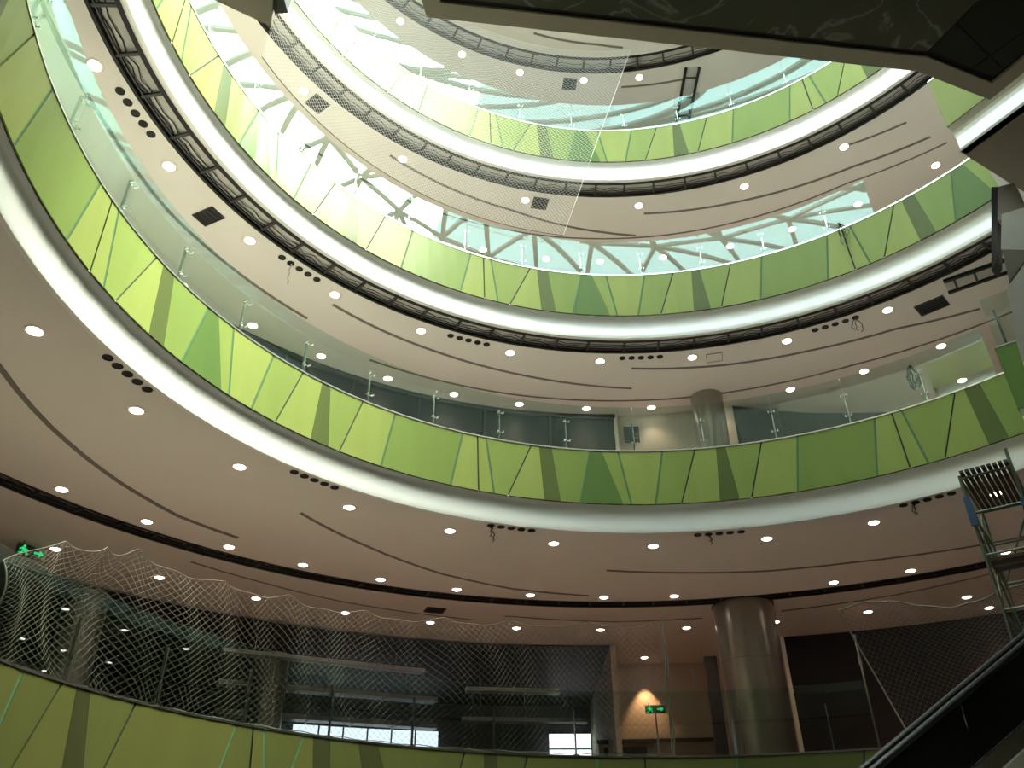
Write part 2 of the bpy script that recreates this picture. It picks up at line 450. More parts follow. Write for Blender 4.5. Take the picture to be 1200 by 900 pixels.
def straight_track(name_label, p0, p1, w, z, nb):
    c = ((p0[0] + p1[0]) / 2, (p0[1] + p1[1]) / 2); L = math.hypot(p1[0] - p0[0], p1[1] - p0[1]); ang = math.atan2(p1[1] - p0[1], p1[0] - p0[0])
    g = thing('shutter_track', name_label, 'track', (c[0], c[1], z), ang)
    mb = MB(); mb.box((0, 0, -0.01), (L, w, 0.02)); mb.build('liner', liner_m, g)
    for s in (-1, 1):
        mb = MB(); mb.box((0, s * (w / 2 - 0.04), -0.035), (L, 0.08, 0.07)); mb.build('rail', black, g)
    for i in range(nb):
        mb = MB(); mb.box((-L / 2 + L * (i + .5) / nb, 0, -0.03), (0.05, w, 0.04)); mb.build('cross_bar', dark, g)
straight_track('short straight shutter track branching off towards the beige casing at the right edge', P(9.58, 45.8, 0)[:2], P(10.0, 55, 0)[:2], 0.55, ZS[2], 4)
straight_track('straight track crossing the topmost ceiling beside the dark overhead footbridge', P(9.58, 18.4, 0)[:2], P(12.5, 14.2, 0)[:2], 0.5, ZS[4], 4)

# ------------------------------------------------------------------ ceiling slots, cable holes
def slot(k, pts, w=0.075):
    out = []
    for (t0, r0), (t1, r1) in zip(pts[:-1], pts[1:]):
        n = max(1, int(abs(t1 - t0) / 2.5))
        for i in range(n): out.append((t0 + (t1 - t0) * i / n, r0 + (r1 - r0) * i / n))
    out.append(pts[-1])
    z = ZS[k]; M = MB(); vs = []
    for t, r in out:
        for rr, zz in ((r - w / 2, z + 0.01), (r - w / 2, z - 0.012), (r + w / 2, z - 0.012), (r + w / 2, z + 0.01)): vs.append(P(rr, t, zz))
    fs = []
    for i in range(len(out) - 1):
        for j in range(4): fs.append((i * 4 + j, i * 4 + (j + 1) % 4, i * 4 + 4 + (j + 1) % 4, i * 4 + 4 + j))
    fs += [(0, 1, 2, 3), tuple(len(vs) - 4 + j for j in range(4))]
    M.add(vs, fs); return fixn(M.build('slot_diffuser', slot_m, CEIL[k]))
slot(1, [(-95, 9.6), (-78, 10.39), (-69.2, 10.97), (-59.1, 11.62), (-51.4, 12.06), (-44.7, 12.2)], 0.10)
slot(1, [(-43.3, 10.18), (-32.9, 10.95), (-21.9, 11.86), (-13.1, 12.4), (-4.1, 12.69)], 0.08)
slot(1, [(-3.3, 10.85), (6.1, 11.09), (16.1, 11.4), (25.5, 11.55), (37.4, 11.95), (46, 12.2)], 0.08)
slot(1, [(-44.9, 14.2), (-38.2, 14.42), (-28.9, 14.8), (-15, 15.1)], 0.06)
slot(1, [(-12, 14.6), (0, 14.9), (9, 14.8)], 0.06)
slot(1, [(17, 14.7), (28, 14.5), (40, 14.0)], 0.06)
slot(2, [(-43.7, 9.91), (-35.4, 10.06), (-26, 10.22), (-15.5, 10.44), (2, 10.86)])
slot(2, [(1.5, 9.9), (15.1, 10.12), (26.8, 10.25), (37.7, 10.45), (46.9, 11.0)])
slot(2, [(-100, 9.75), (-87.7, 9.92), (-77.5, 10.08), (-66.1, 10.39), (-55.1, 10.56), (-44.5, 10.76)])
slot(2, [(-34, 11.35), (-14, 11.45), (9, 11.5), (31, 11.45), (50, 11.7)], 0.06)
slot(3, [(-38.2, 9.69), (-28, 9.87), (-15.8, 10.08), (-4, 10.52), (5, 10.85)])
slot(3, [(6.2, 9.94), (22.1, 10.14), (38.8, 10.44), (49, 10.87)])
slot(3, [(-50, 10.9), (-20, 10.9), (10, 10.95), (37, 10.95), (50, 11.4)], 0.05)
slot(3, [(39.5, 9.6), (48, 9.95)], 0.06)
slot(4, [(-14.6, 8.1), (-0.5, 8.25), (5, 8.4)], 0.07)
slot(4, [(4.9, 9.86), (16.3, 9.95)], 0.07)
hole = MB(); hole.lathe([(0.0, -0.004), (0.066, -0.004), (0.066, -0.014), (0.08, -0.014), (0.08, 0.02), (0, 0.02)], n=16)
hp = None
HOLES = {1: [(r, [c + 1.45 * (i - 2) for i in range(5)]) for r, c in ((8.735, -74.3), (8.735, -47.2), (8.735, -18.9), (8.78, 10.1), (8.745, 36.7))],
         2: [(9.42, [c + 1.42 * (i - 2) for i in range(5)]) for c in (-79.1, -51.1, -24.0, 2.7, 31.1)]}
for k, rows in HOLES.items():
    for r, ths in rows:
        for t in ths:
            if hp is None: o = hp = fixn(hole.build('cable_hole', black, CEIL[k]))
            else: o = dup(hp, CEIL[k])
            o.location = P(r, t, ZS[k])

# ------------------------------------------------------------------ downlights
lens_b = MB(); lens_b.lathe([(0.0, -0.035), (0.045, -0.034), (0.08, -0.028), (0.10, -0.014), (0.105, 0.01)], n=18)
ring_b = MB(); ring_b.lathe([(0.105, 0.0), (0.11, -0.016), (0.135, -0.014), (0.15, -0.002), (0.15, 0.012), (0.105, 0.012)], n=18, closed=True)
l0 = None
ROWS = [(1, 9.32, [-82.1, -68.6, -54.8, -39.9, -26.1, -11.9, 1.5, 16.3, 29.5, 43.6], 'inner row'),
        (1, 12.78, [-60.8, -52.6, -44.2, -36.3, -27.7, -19.1, -10.7, -2.3, 5.6, 22.8, 30.6, 39.6], 'middle row'),
        (1, 15.65, [-54.0, -45.1, -36.2, -27.5, -18.9, -10.0, -1.3, 7.5, 16.3, 25.1, 33.9], 'outer row'),
        (2, 9.57, [-98.4, -85.1, -71.8, -58.4, -44.7, -31.1, -17.2, -3.4, 10.4, 24.1, 38.1], 'row nearest the edge'),
        (2, 11.9, [-66.4, -57.3, -48.2, -39.2, -30.3, -21.4, -12.6, -3.6, 5.0, 13.8, 22.8, 31.8, 40.8], 'row behind the glass railing'),
        (3, 9.6, [-73.0, -54.8, -36.2, -14.3, 5.3, 22.9, 39.1], 'row nearest the edge'),
        (3, 11.95, [-36, -27.0, -17.7, -8.2, -0.1, 9.2, 18.9, 27.7, 36.8, 47.2], 'row behind the glass railing'),
        (4, 9.56, [-51, -39.3, -26.5, -14.9, -2.4, 8.3], 'only row')]
EXTRA = [(1, 16.97, 35.0, 'single recessed downlight beside the scaffold, just outside the outer row of the lowest ceiling'),
         (2, 13.9, 40.4, 'single recessed downlight low behind the railing at the right end of the second lowest ceiling')]
spot_data = {}
for k, pw in ((1, LAMP_W), (2, LAMP_W), (3, LAMP_W), (4, LAMP_W)):
    sd = bpy.data.lights.new('downlight_beam', 'SPOT'); sd.energy = pw * 4; sd.color = (1.0, 0.60, 0.42) if k == 1 else (1.0, 0.74, 0.56); sd.spot_size = R(110); sd.spot_blend = 0.8; sd.shadow_soft_size = 0.08
    spot_data[k] = sd
def downlight(k, r, t, label, group, power=True):
    global l0
    g = thing('downlight', label, 'light', P(r, t, ZS[k]), R(-t), group)
    if l0 is None:
        l0 = (fixn(ring_b.build('trim_ring', ring_m, g)), lens_b.build('lens', lens_m, g, True))
    else:
        dup(l0[0], g); dup(l0[1], g)
    if power:
        lo = bpy.data.objects.new('downlight_beam', spot_data[k]); col.objects.link(lo); lo.parent = g; lo.location = (0, 0, -0.06)
for k, r, ths, row in ROWS:
    for i, t in enumerate(ths):
        downlight(k, r, t, '%s downlight from the left, %s of the %s ceiling' % (ORD[i], row, CW[k]), 'downlights in the %s ceiling, %s' % (CW[k], row))
for k, r, t, lab in EXTRA: downlight(k, r, t, lab, None)

# ------------------------------------------------------------------ air vents
def vent(k, r, t, w, d, label):
    g = thing('air_vent', label, 'vent', P(r, t, ZS[k]), R(-t))
    mb = MB(); mb.box((0, 0, -0.004), (w, d, 0.008)); mb.build('back_plate', black, g)
    mb = MB()
    for s in (-1, 1): mb.box((s * w / 2, 0, -0.012), (0.025, d + 0.025, 0.024)); mb.box((0, s * d / 2, -0.012), (w - 0.025, 0.025, 0.024))
    mb.build('frame', dark, g)
    for i in range(5):
        mb = MB(); y = -d / 2 + d * (i + .5) / 5
        mb.add([(-w / 2, y - .03, -0.02), (w / 2, y - .03, -0.02), (w / 2, y + .02, -0.008), (-w / 2, y + .02, -0.008), (-w / 2, y - .03, -0.017), (w / 2, y - .03, -0.017), (w / 2, y + .02, -0.005), (-w / 2, y + .02, -0.005)],
               [(3, 2, 1, 0), (4, 5, 6, 7), (0, 1, 5, 4), (1, 2, 6, 5), (2, 3, 7, 6), (3, 0, 4, 7)])
        mb.build('slat', dark, g)
vent(2, 9.77, -63.9, 0.34, 0.5, 'black rectangular air vent at the left of the second lowest ceiling')
vent(2, 10.08, 42.9, 0.62, 0.45, 'black rectangular air vent at the right of the second lowest ceiling')
vent(3, 9.62, -52.0, 0.42, 0.42, 'square black air vent at the left of the third lowest ceiling, behind the white net')
vent(3, 9.63, -11.7, 0.42, 0.42, 'square black air vent in the middle of the third lowest ceiling')
vent(4, 9.72, -5.0, 0.42, 0.42, 'square black air vent in the topmost ceiling between two downlights')
vent(1, 14.55, -19.5, 0.5, 0.4, 'small dark air vent in the lowest ceiling beyond the track')
def hatch(k, r, t, w, d, label):
    g = thing('access_hatch', label, 'hatch', P(r, t, ZS[k]), R(-t))
    mb = MB(); mb.box((0, 0, -0.006), (w, d, 0.012)); mb.build('lid', ceil_m, g)
    mb = MB()
    for s in (-1, 1): mb.box((s * (w / 2 + .012), 0, -0.008), (0.012, d + .036, 0.016)); mb.box((0, s * (d / 2 + .012), -0.008), (w, 0.012, 0.016))
    mb.build('frame', slot_m, g)
hatch(2, 9.7, 13.6, 0.36, 0.34, 'square plaster access hatch in the second lowest ceiling between two downlights')

# ------------------------------------------------------------------ walls behind the balconies
def wallseg(name, r0, t0, r1, t1, z0, z1, m, th=0.2, n=None):
    n = n or max(1, int(abs(t1 - t0) / 4)); vs = []
    for i in range(n + 1):
        f = i / n; r, t = r0 + (r1 - r0) * f, t0 + (t1 - t0) * f
        for rr, z in ((r, z0), (r + th, z0), (r + th, z1), (r, z1)): vs.append(P(rr, t, z))
    fs = []
    for i in range(n):
        for j in range(4): fs.append((i * 4 + j, i * 4 + (j + 1) % 4, i * 4 + 4 + (j + 1) % 4, i * 4 + 4 + j))
    fs += [(0, 1, 2, 3), tuple(len(vs) - 4 + j for j in range(4))]
    M = MB(); M.add(vs, fs); return struct(name, M, m)
zb, zt = ZB[1] - 0.02, ZS[2]
wallseg('wall_left', 12.3, -112, 12.32, 0.4, zb, zt - 0.0, wall_dk)
wallseg('wall_back', 12.32, 0.4, 12.25, 15.4, zb, zt, wall_m)
wallseg('wall_right', 12.25, 15.4, 14.4, 32, zb, zt, wall_dk)
wallseg('wall_right', 14.4, 32, 16.5, 62, zb, zt, wall_m)
wallseg('wall_back', 14.5, -112, 14.5, 62, ZB[2] - 0.02, ZS[3], wall_m)
wallseg('wall_back', 14.5, -112, 14.5, 62, ZB[3] - 0.02, ZS[4], wall_m)
# shopfront mullions of the dark units (second balcony)
sf = thing('shopfront', 'long dark glazed shopfront behind the second lowest balcony', 'shopfront', P(12.3, -20, ZB[1]), R(20))
sf.location = (0, 0, 0); sf.rotation_euler = (0, 0, 0)
for t in [-60 + 8.6 * i for i in range(8)]:
    mb = MB(); mb.arcbox(12.22, 12.3, zb + 0.02, zt - 0.01, t, t + 0.35); fixn(mb.build('mullion', dark, sf))
mb = MB(); mb.arcbox(12.2, 12.3, zt - 0.12, zt - 0.005, -110, 0.35); fixn(mb.build('head_rail', dark, sf))
mb = MB(); mb.arcbox(12.2, 12.3, zb + 0.02, zt - 0.01, 0.15, 0.55, .4); fixn(mb.build('jamb', clad_m, sf))
# grille on the beige wall
g = thing('wall_grille', 'dark square grille on the beige wall right of the dark shopfront', 'grille', P(12.31, 2.3, 12.65), R(-2.3))
mb = MB(); mb.box((0, -0.03, 0), (0.42, 0.03, 0.5)); mb.build('plate', dark, g)
for i in range(7):
    mb = MB(); mb.box((0, -0.055, -0.21 + 0.07 * i), (0.40, 0.02, 0.022)); mb.build('slat', black, g)
# round grey column behind second railing
g = thing('round_column', 'grey round column behind the second lowest railing beside the dark doorway', 'column', P(11.6, 12.2, ZB[1] - 0.03))
mb = MB(); mb.lathe([(0.42, 0), (0.42, ZS[2] - ZB[1] + 0.03)], n=28); mb.build('shaft', col_m, g, True)
mb = MB(); mb.lathe([(0.42, 0.0), (0.46, 0.0), (0.46, 0.15), (0.42, 0.15)], n=28); mb.build('base_collar', steel_m, g)
# doorway recess right of it
mb = MB(); mb.arcbox(12.1, 12.2, zb + 0.02, zt - 0.35, 15.8, 20.8, 1.5)
o = fixn(mb.build('doorway', black, None)); tag(o, 'black open doorway right of the grey round column on the second lowest balcony', 'doorway')

# ground storey of shops behind the lowest railing
zb, zt = ZB[0] - 0.03, ZS[1]
wallseg('wall_left', 25.8, -100, 25.8, 2, zb, zt, hall_m)
wallseg('wall_left', 16.0, -112, 16.2, -62, zb, zt, wall_dk)
mb = MB(); mb.arcbox(17.25, 25.8, zt - 0.05, zt - 0.01, -100, 0.2, 4); struct('ceiling', mb, hall_m)
mb = MB(); mb.arcbox(17.25, 25.8, zb + 0.005, zb + 0.02, -100, 0.2, 4); struct('floor', mb, hall_m)
def radialwall(name, t, r0, r1, z0, z1, m, th=0.15):
    M = MB(); c = P((r0 + r1) / 2, t, (z0 + z1) / 2); M.box(c, (th, r1 - r0, z1 - z0), R(-t)); return struct(name, M, m)
radialwall('wall_back', 0.4, 17.1, 26.0, zb, zt - 0.06, wall_m)
wallseg('wall_back', 19.7, 0.5, 19.7, 12.5, zb, zt, wall_m)
radialwall('wall_right', 12.6, 16.6, 20.0, zb, zt, wall_m)
wallseg('wall_right', 17.15, 15.3, 17.15, 16.6, zb, zt, wall_m)
wallseg('wall_right', 17.3, 16.6, 18.3, 62, zb, zt, wall_dk)
# dark door in the recess
g = thing('door_1', None, None, P(19.62, 4.6, zb)); tag(g, kind='structure'); g.rotation_euler = (0, 0, R(-4.6))
mb = MB(); mb.box((0.0, -0.03, 1.0), (3.6, 0.06, 2.0)); mb.build('leaf', brown_m, g)
mb = MB(); mb.box((-1.0, -0.08, 0.95), (1.3, 0.04, 1.9)); mb.build('dark_panel', black, g)
mb = MB(); mb.box((0, -0.05, 2.06), (3.7, 0.12, 0.10)); mb.build('lintel', dark, g)
# dark upright jamb left of the column
g = thing('shutter_post', 'dark upright shutter post just left of the big round column', 'post', P(16.5, 9.6, zb), R(-9.6))
mb = MB(); mb.box((0, 0, 1.85), (0.34, 0.5, 3.7)); mb.build('casing', dark, g)
mb = MB(); mb.box((0.2, -0.05, 1.8), (0.05, 0.3, 3.6)); mb.build('guide', border_m, g)
# shop frames on right opening
g = thing('shopfront', 'black shop opening with a pale jamb right of the big round column', 'shopfront', P(16.98, 16.75, zb), R(-16.75))
mb = MB(); mb.box((0, -0.02, 2.13), (0.10, 0.2, 4.26)); mb.build('jamb', clad_m, g)
mb = MB(); mb.box((1.6, -0.12, 0.02), (3.0, 0.1, 0.04)); mb.build('sill', dark, g)

# big column
g = thing('round_column', 'big metal clad round column rising to the ceiling behind the lowest green balcony', 'column', P(13.95, 13.1, zb))
H = zt - zb; Rc = 0.76
mb = MB(); mb.lathe([(Rc, 0), (Rc, H)], n=48); fixn(mb.build('shaft', col_m, g, True))
for z0 in (1.45, 2.9):
    mb = MB(); mb.lathe([(Rc - 0.002, z0), (Rc + 0.002, z0), (Rc + 0.002, z0 + 0.006), (Rc - 0.002, z0 + 0.006)], n=48, closed=True); fixn(mb.build('seam', dark, g))
mb = MB(); mb.lathe([(Rc - 0.01, H - 0.02), (Rc + 0.03, H - 0.02), (Rc + 0.03, H), (Rc - 0.01, H)], n=40, closed=True); fixn(mb.build('top_collar', dark, g))
# interior columns in dark hall
for t, r, lab in ((-47.5, 17.9, 'dim round column inside the dark hall, far left behind the net'), (-29.5, 20.5, 'dim round column in the middle of the dark hall behind the net')):
    g = thing('hall_column', lab, 'column', P(r, t, zb + 0.02))
    mb = MB(); mb.lathe([(0.5, 0), (0.5, H - 0.08)], n=24); mb.build('shaft', col_m, g, True)
    mb = MB(); mb.lathe([(0.5, 0), (0.54, 0), (0.54, 0.2), (0.5, 0.2)], n=24); mb.build('base_collar', dark, g)
# ducts and trays under the hall ceiling
def duct(r, t0, t1, z, h, w, label, m=duct_m):
    a, b = Vector(P(r, t0, z)), Vector(P(r, t1, z)); L = (b - a).length; c = (a + b) / 2
    g = thing('air_duct', label, 'duct', tuple(c), math.atan2(b.y - a.y, b.x - a.x))
    n = max(2, int(L / 1.4))
    for i in range(n):
        mb = MB(); x0 = -L / 2 + L * i / n
        mb.box((x0 + L / n / 2, 0, 0), (L / n - 0.03, w, h)); mb.build('duct_section', m, g)
    for i in range(n - 1):
        mb = MB(); mb.box((-L / 2 + L * (i + 1) / n, 0, 0), (0.05, w + 0.06, h + 0.06)); mb.build('flange', m, g)
    for s in (-1, 1):
        mb = MB(); mb.tube([(s * L * 0.35, 0, h / 2), (s * L * 0.35, 0, zt - 0.05 - z)], 0.012, 5); mb.build('hanger_rod', dark, g)
duct(19.0, -35, -17, 7.75, 0.10, 0.4, 'upper long grey duct under the dark hall ceiling, nearest the railing')
duct(21.5, -33, -14.5, 7.45, 0.14, 0.5, 'long grey duct behind the upper one in the dark hall')
duct(23.8, -31.5, -13.5, 7.05, 0.16, 0.5, 'lowest long grey duct at the back of the dark hall')
duct(19.5, -12.8, -4.0, 7.4, 0.12, 0.4, 'short grey duct in the right half of the dark hall')
duct(21.5, -12.2, -1.0, 6.9, 0.12, 0.4, 'second short grey duct lower in the right half of the dark hall')
duct(23.5, -11.4, -5.0, 6.1, 0.12, 0.4, 'third short grey duct above the bright window of the hall')
# lit windows of the hall
def litwin(n, t0, t1, r, z0, z1, m, bars):
    g = thing('window_%d' % n, None, None, (0, 0, 0)); tag(g, kind='structure')
    mb = MB(); mb.arcbox(r, r + 0.03, z0, z1, t0, t1); fixn(mb.build('pane', m, g))
    mb = MB(); mb.arcbox(r - 0.06, r + 0.05, z1, z1 + 0.08, t0, t1); mb.arcbox(r - 0.06, r + 0.05, z0 - 0.08, z0, t0, t1); fixn(mb.build('frame', dark, g))
    for i in range(bars):
        t = t0 + (t1 - t0) * (i + 1) / (bars + 1)
        mb = MB(); mb.arcbox(r - 0.06, r - 0.01, z0, z1, t, t + 0.12); fixn(mb.build('mullion', dark, g))
    mb = MB(); mb.arcbox(r - 0.06, r - 0.01, z0 + (z1 - z0) * 0.28, z0 + (z1 - z0) * 0.34, t0, t1); fixn(mb.build('transom', dark, g))
litwin(2, -24.6, -12.8, 25.2, 6.35, 7.15, daywin_m, 5)
litwin(3, -3.5, 0.0, 25.0, 6.35, 7.1, daywin2_m, 0)

# wall-wash lamp in the recess
downlight(1, 18.75, 3.9, 'single downlight washing warm light down the beige wall left of the big column', None, False)
wl = bpy.data.lights.new('wall_wash_beam', 'SPOT'); wl.energy = 200; wl.color = (1.0, 0.50, 0.25); wl.spot_size = R(72); wl.spot_blend = 0.7; wl.shadow_soft_size = 0.05
o = bpy.data.objects.new('wall_wash_beam', wl); col.objects.link(o); o.location = P(19.35, 3.9, zt - 0.45); o.rotation_euler = (R(18), 0, R(-3.9))
o.rotation_euler = (Vector(P(19.75, 3.9, zt - 2.6)) - Vector(o.location)).to_track_quat('-Z', 'Y').to_euler()

# exit signs: running figure and arrow in lit green
def exit_sign(loc, t, label):
    g = thing('exit_sign', label, 'sign', loc, R(-t))
    mb = MB(); mb.box((0, 0.03, 0), (0.62, 0.05, 0.24)); mb.build('housing', sign_box, g)
    mb = MB()
    def q(pts):      # thin extruded polygon, front face at y=0
        n = len(pts); vs = [(x, -0.012, z) for x, z in pts] + [(x, 0.006, z) for x, z in pts]
        mb.add(vs, [tuple(range(n)), tuple(range(2 * n - 1, n - 1, -1))] + [(i, n + i, n + (i + 1) % n, (i + 1) % n) for i in range(n)])
    q([(-0.175 + 0.028 * math.cos(a * math.pi / 4), 0.08 + 0.028 * math.sin(a * math.pi / 4)) for a in range(8)])
    q([(-0.22, 0.05), (-0.15, 0.045), (-0.13, -0.02), (-0.20, -0.02)])
    q([(-0.15, 0.045), (-0.08, 0.01), (-0.09, -0.01), (-0.15, 0.015)]); q([(-0.22, 0.05), (-0.27, 0.0), (-0.25, -0.01), (-0.20, 0.02)])
    q([(-0.16, -0.02), (-0.13, -0.02), (-0.07, -0.06), (-0.10, -0.10), (-0.12, -0.095), (-0.105, -0.06)]); q([(-0.20, -0.02), (-0.165, -0.02), (-0.20, -0.08), (-0.27, -0.09), (-0.27, -0.065), (-0.215, -0.06)])
    tag(mb.build('running_figure', green_sign, g)); mb = MB()
    q([(0.05, 0.02), (0.16, 0.02), (0.16, 0.07), (0.26, 0.0), (0.16, -0.07), (0.16, -0.02), (0.05, -0.02)])
    mb.build('arrow', green_sign, g)
    mb = MB(); mb.tube([(-0.2, 0.03, 0.12), (-0.2, 0.03, 0.2)], 0.01, 5); mb.tube([(0.2, 0.03, 0.12), (0.2, 0.03, 0.2)], 0.01, 5); mb.build('bracket', dark, g)
exit_sign(P(19.45, 4.65, 6.86), 4.65, 'small lit green exit sign on the beige wall left of the big column')
exit_sign(P(15.7, -55.6, 8.07), -55.6, 'small lit green exit sign hanging by the dark opening at the far left')

# ------------------------------------------------------------------ safety nets
def net(fn, nu, nv, sub, rad, m, mask=None):
    """diamond net over the unit square, fn(u,v) -> point; cords as three-sided tubes"""
    M = MB()
    def cord(pts):
        if len(pts) < 2: return
        M.tube(pts, rad, 3, False)
    for sgn in (1, -1):
        for k in range(-nv, nu + nv + 1):
            run = []
            for j in range(nv * sub + 1):
                v = j / (nv * sub); u = (k + sgn * v * nv) / nu
                ok = 0 <= u <= 1
                if ok: run.append(fn(u, v))
                else:
                    cord(run); run = []
            cord(run)
    return M
def interp(tab, x):
    for (a, y0), (b, y1) in zip(tab[:-1], tab[1:]):
        if x <= b: return y0 + (y1 - y0) * max(0, (x - a)) / (b - a)
    return tab[-1][1]
hooks = [(-82, 5.0), (-75.5, 5.62), (-71, 5.80), (-68.2, 5.92), (-56.7, 5.98), (-48.9, 6.06), (-38.7, 6.12), (-28, 6.26), (-19.2, 6.36), (-9, 6.42), (0.8, 6.45)]
def topz(t):
    z = interp(hooks, t)
    for (a, _), (b, _) in zip(hooks[1:-1], hooks[2:]):
        if a < t < b: z -= 0.12 * math.sin(math.pi * (t - a) / (b - a)) ** 0.8
    return z
def fn1(u, v):
    t = -82 + 82.8 * u; z0 = 4.02; z = z0 + (topz(t) - z0) * v
    r = 8.70 + 0.16 * math.sin(t * 0.33) * math.sin(math.pi * v) + 0.1 * (1 - v) + 0.05 * math.sin(t * 1.3 + v * 5)
    t += 1.1 * math.sin(v * 3.1) * math.sin(t * 0.2)
    return P(r, t, z)
g = thing('safety_net', 'long sagging diamond safety net hung behind the lowest green balcony at the left', 'net')
net(fn1, 104, 18, 1, 0.0022, net_m).build('mesh_cords', net_m, g)
for nm, vv in (('head_rope', 1.0), ('foot_rope', 0.0)):
    mb = MB(); mb.tube([fn1(i / 160, vv) for i in range(161)], 0.007, 4); mb.build(nm, net_m, g)
mb = MB(); mb.tube([fn1(1, i / 12) for i in range(13)], 0.02, 4); mb.tube([tuple(Vector(fn1(1, i / 12)) + Vector((0.03 + 0.02 * math.sin(i), 0, 0))) for i in range(13)], 0.015, 4); mb.build('side_rope', net_m, g)
mb = MB(); mb.tube([fn1(0, i / 12) for i in range(13)], 0.012, 4); mb.build('side_rope', net_m, g)
def fn2(u, v):
    tl = 27.8 + (23.2 - 27.8) * v; t = tl + (48 - tl) * u
    top = 6.40 + 0.12 * math.sin(u * 9) - 0.25 * u; bot = 4.15 + 1.0 * u
    z = bot + (top - bot) * v
    return P(8.62 + 0.15 * math.sin(u * 7 + 1) * math.sin(math.pi * v) + 0.04 * math.sin(u * 40), t, z)
g = thing('safety_net', 'gathered diamond safety net at the right, slung between a pole and the scaffold', 'net')
net(fn2, 30, 20, 1, 0.0022, net_m).build('mesh_cords', net_m, g)
for nm, pts in (('head_rope', [fn2(i / 30, 1) for i in range(31)]), ('side_rope', [fn2(0, i / 20) for i in range(21)]), ('foot_rope', [fn2(i / 30, 0) for i in range(31)])):
    mb = MB(); mb.tube(pts, 0.016, 4); mb.build(nm, net_m, g)
for t in (24.4,):
    mb = MB(); mb.tube([P(8.75, t, ZB[0] - 0.03), P(8.75, t, 5.95)], 0.02, 6); mb.tube([P(8.75, t, 5.4), P(8.75, t, 5.55)], 0.035, 6); mb.build('net_pole', steel_m, g)

def fn3(u, v):
    tr = -10.0 + 16.5 * v; t = -70 + (tr + 70) * u
    z = 16.24 + (23.9 - 16.24) * v
    return P(8.30 + 0.05 * math.sin(t * 0.5) * math.sin(math.pi * v) - 0.12 * math.sin(math.pi * v), t, z)
g = thing('safety_net', 'tall white diamond safety net hung in front of the topmost green balcony', 'net')
net(fn3, 84, 66, 1, 0.0026, net_w).build('mesh_cords', net_w, g)
mb = MB(); mb.tube([fn3(i / 80, 0) for i in range(81)], 0.010, 4); mb.build('foot_rope', dark, g)
mb = MB(); mb.tube([fn3(1, i / 30) for i in range(31)], 0.006, 4); mb.build('side_rope', net_w, g)
mb = MB(); mb.tube([fn3(i / 80, 1) for i in range(81)], 0.006, 4); mb.build('head_rope', net_w, g)

# ------------------------------------------------------------------ overhead footbridges and landings
def poly_e(pts): return [(x - 2.789, y - 7.773) for x, y in pts]
def inset(poly, d):
    n = len(poly); out = []
    a = sum(poly[i][0] * poly[(i + 1) % n][1] - poly[(i + 1) % n][0] * poly[i][1] for i in range(n))
    if a < 0: poly = poly[::-1]
    for i in range(n):
        p0, p1, p2 = (Vector((*poly[j % n], 0)) for j in (i - 1, i, i + 1))
        d1 = (p1 - p0).normalized(); d2 = (p2 - p1).normalized()
        n1 = Vector((-d1.y, d1.x, 0)); n2 = Vector((-d2.y, d2.x, 0)); b = (n1 + n2).normalized()
        q = p1 + b * (d / max(0.3, b.dot(n1))); out.append((q.x, q.y))
    return out
zA = 11.4 + 1.6
A_e = [(-1.24, 7.60), (6.58, 8.63), (8.03, 9.20), (8.36, 8.60), (10.2, 5.15), (8.2, 1.6), (-2.4, 1.7)]
A = poly_e(A_e)
g = thing('footbridge', 'dark glossy soffit of the overhead footbridge crossing the top right of the view', 'bridge')
mb = MB(); mb.prism(A, zA + 0.06, zA + 0.9); fixn(mb.build('deck', brown_m, g))
I1 = inset(A, 0.26); Aw = A if sum(A[i][0] * A[(i + 1) % len(A)][1] - A[(i + 1) % len(A)][0] * A[i][1] for i in range(len(A))) > 0 else A[::-1]
mb = MB(); n = len(Aw)
for i in range(n):
    j = (i + 1) % n
    mb.hexa([(*Aw[i], zA), (*Aw[j], zA), (*I1[j], zA), (*I1[i], zA), (*Aw[i], zA + 0.06), (*Aw[j], zA + 0.06), (*I1[j], zA + 0.06), (*I1[i], zA + 0.06)])
fixn(mb.build('soffit_border', border_m, g))
mb = MB(); mb.prism(inset(A, 0.2), zA + 0.05, zA + 0.058); fixn(mb.build('shadow_gap', black, g))
I2 = inset(A, 0.36)
# split the field along the seam into a veined panel and black tiles
def clip(poly, p, d, side):
    out = []; nn = Vector((-d[1], d[0])) * side
    for i in range(len(poly)):
        a, b = Vector(poly[i]), Vector(poly[(i + 1) % len(poly)]); sa, sb = (a - Vector(p)).dot(nn), (b - Vector(p)).dot(nn)
        if sa >= 0: out.append(tuple(a))
        if sa * sb < 0: out.append(tuple(a + (b - a) * (sa / (sa - sb))))
    return out
s0 = Vector(poly_e([(6.574, 8.352)])[0]); s1 = Vector(poly_e([(6.994, 7.395)])[0]); sd = (s1 - s0).normalized()
Lp = clip(I2, s0 + Vector((-0.01, 0)), sd, -1); Rp = clip(I2, s0 + Vector((0.01, 0)), sd, 1)
if sum(p[0] for p in Lp) / len(Lp) > sum(p[0] for p in Rp) / len(Rp): Lp, Rp = Rp, Lp
mb = MB(); mb.prism(Lp, zA + 0.005, zA + 0.05); o = fixn(mb.build('soffit_panel', marble, g)); o['label'] = 'dark veined stone panel'
dv = Vector(poly_e([(7.45, 9.0)])[0]) - s0; dv.normalize()
parts = [Rp]
for k in (0.62, 1.5, 2.4):
    q = s0 + Vector((-dv.y, dv.x)) * -k; nxt = []
    for pp in parts:
        for sgn in (1, -1):
            c = clip(pp, q + Vector((-dv.y, dv.x)) * (0.01 * sgn), dv, sgn)
            if len(c) > 2: nxt.append(c)
    parts = nxt
nxt = []
q = s0 + dv * 0.85
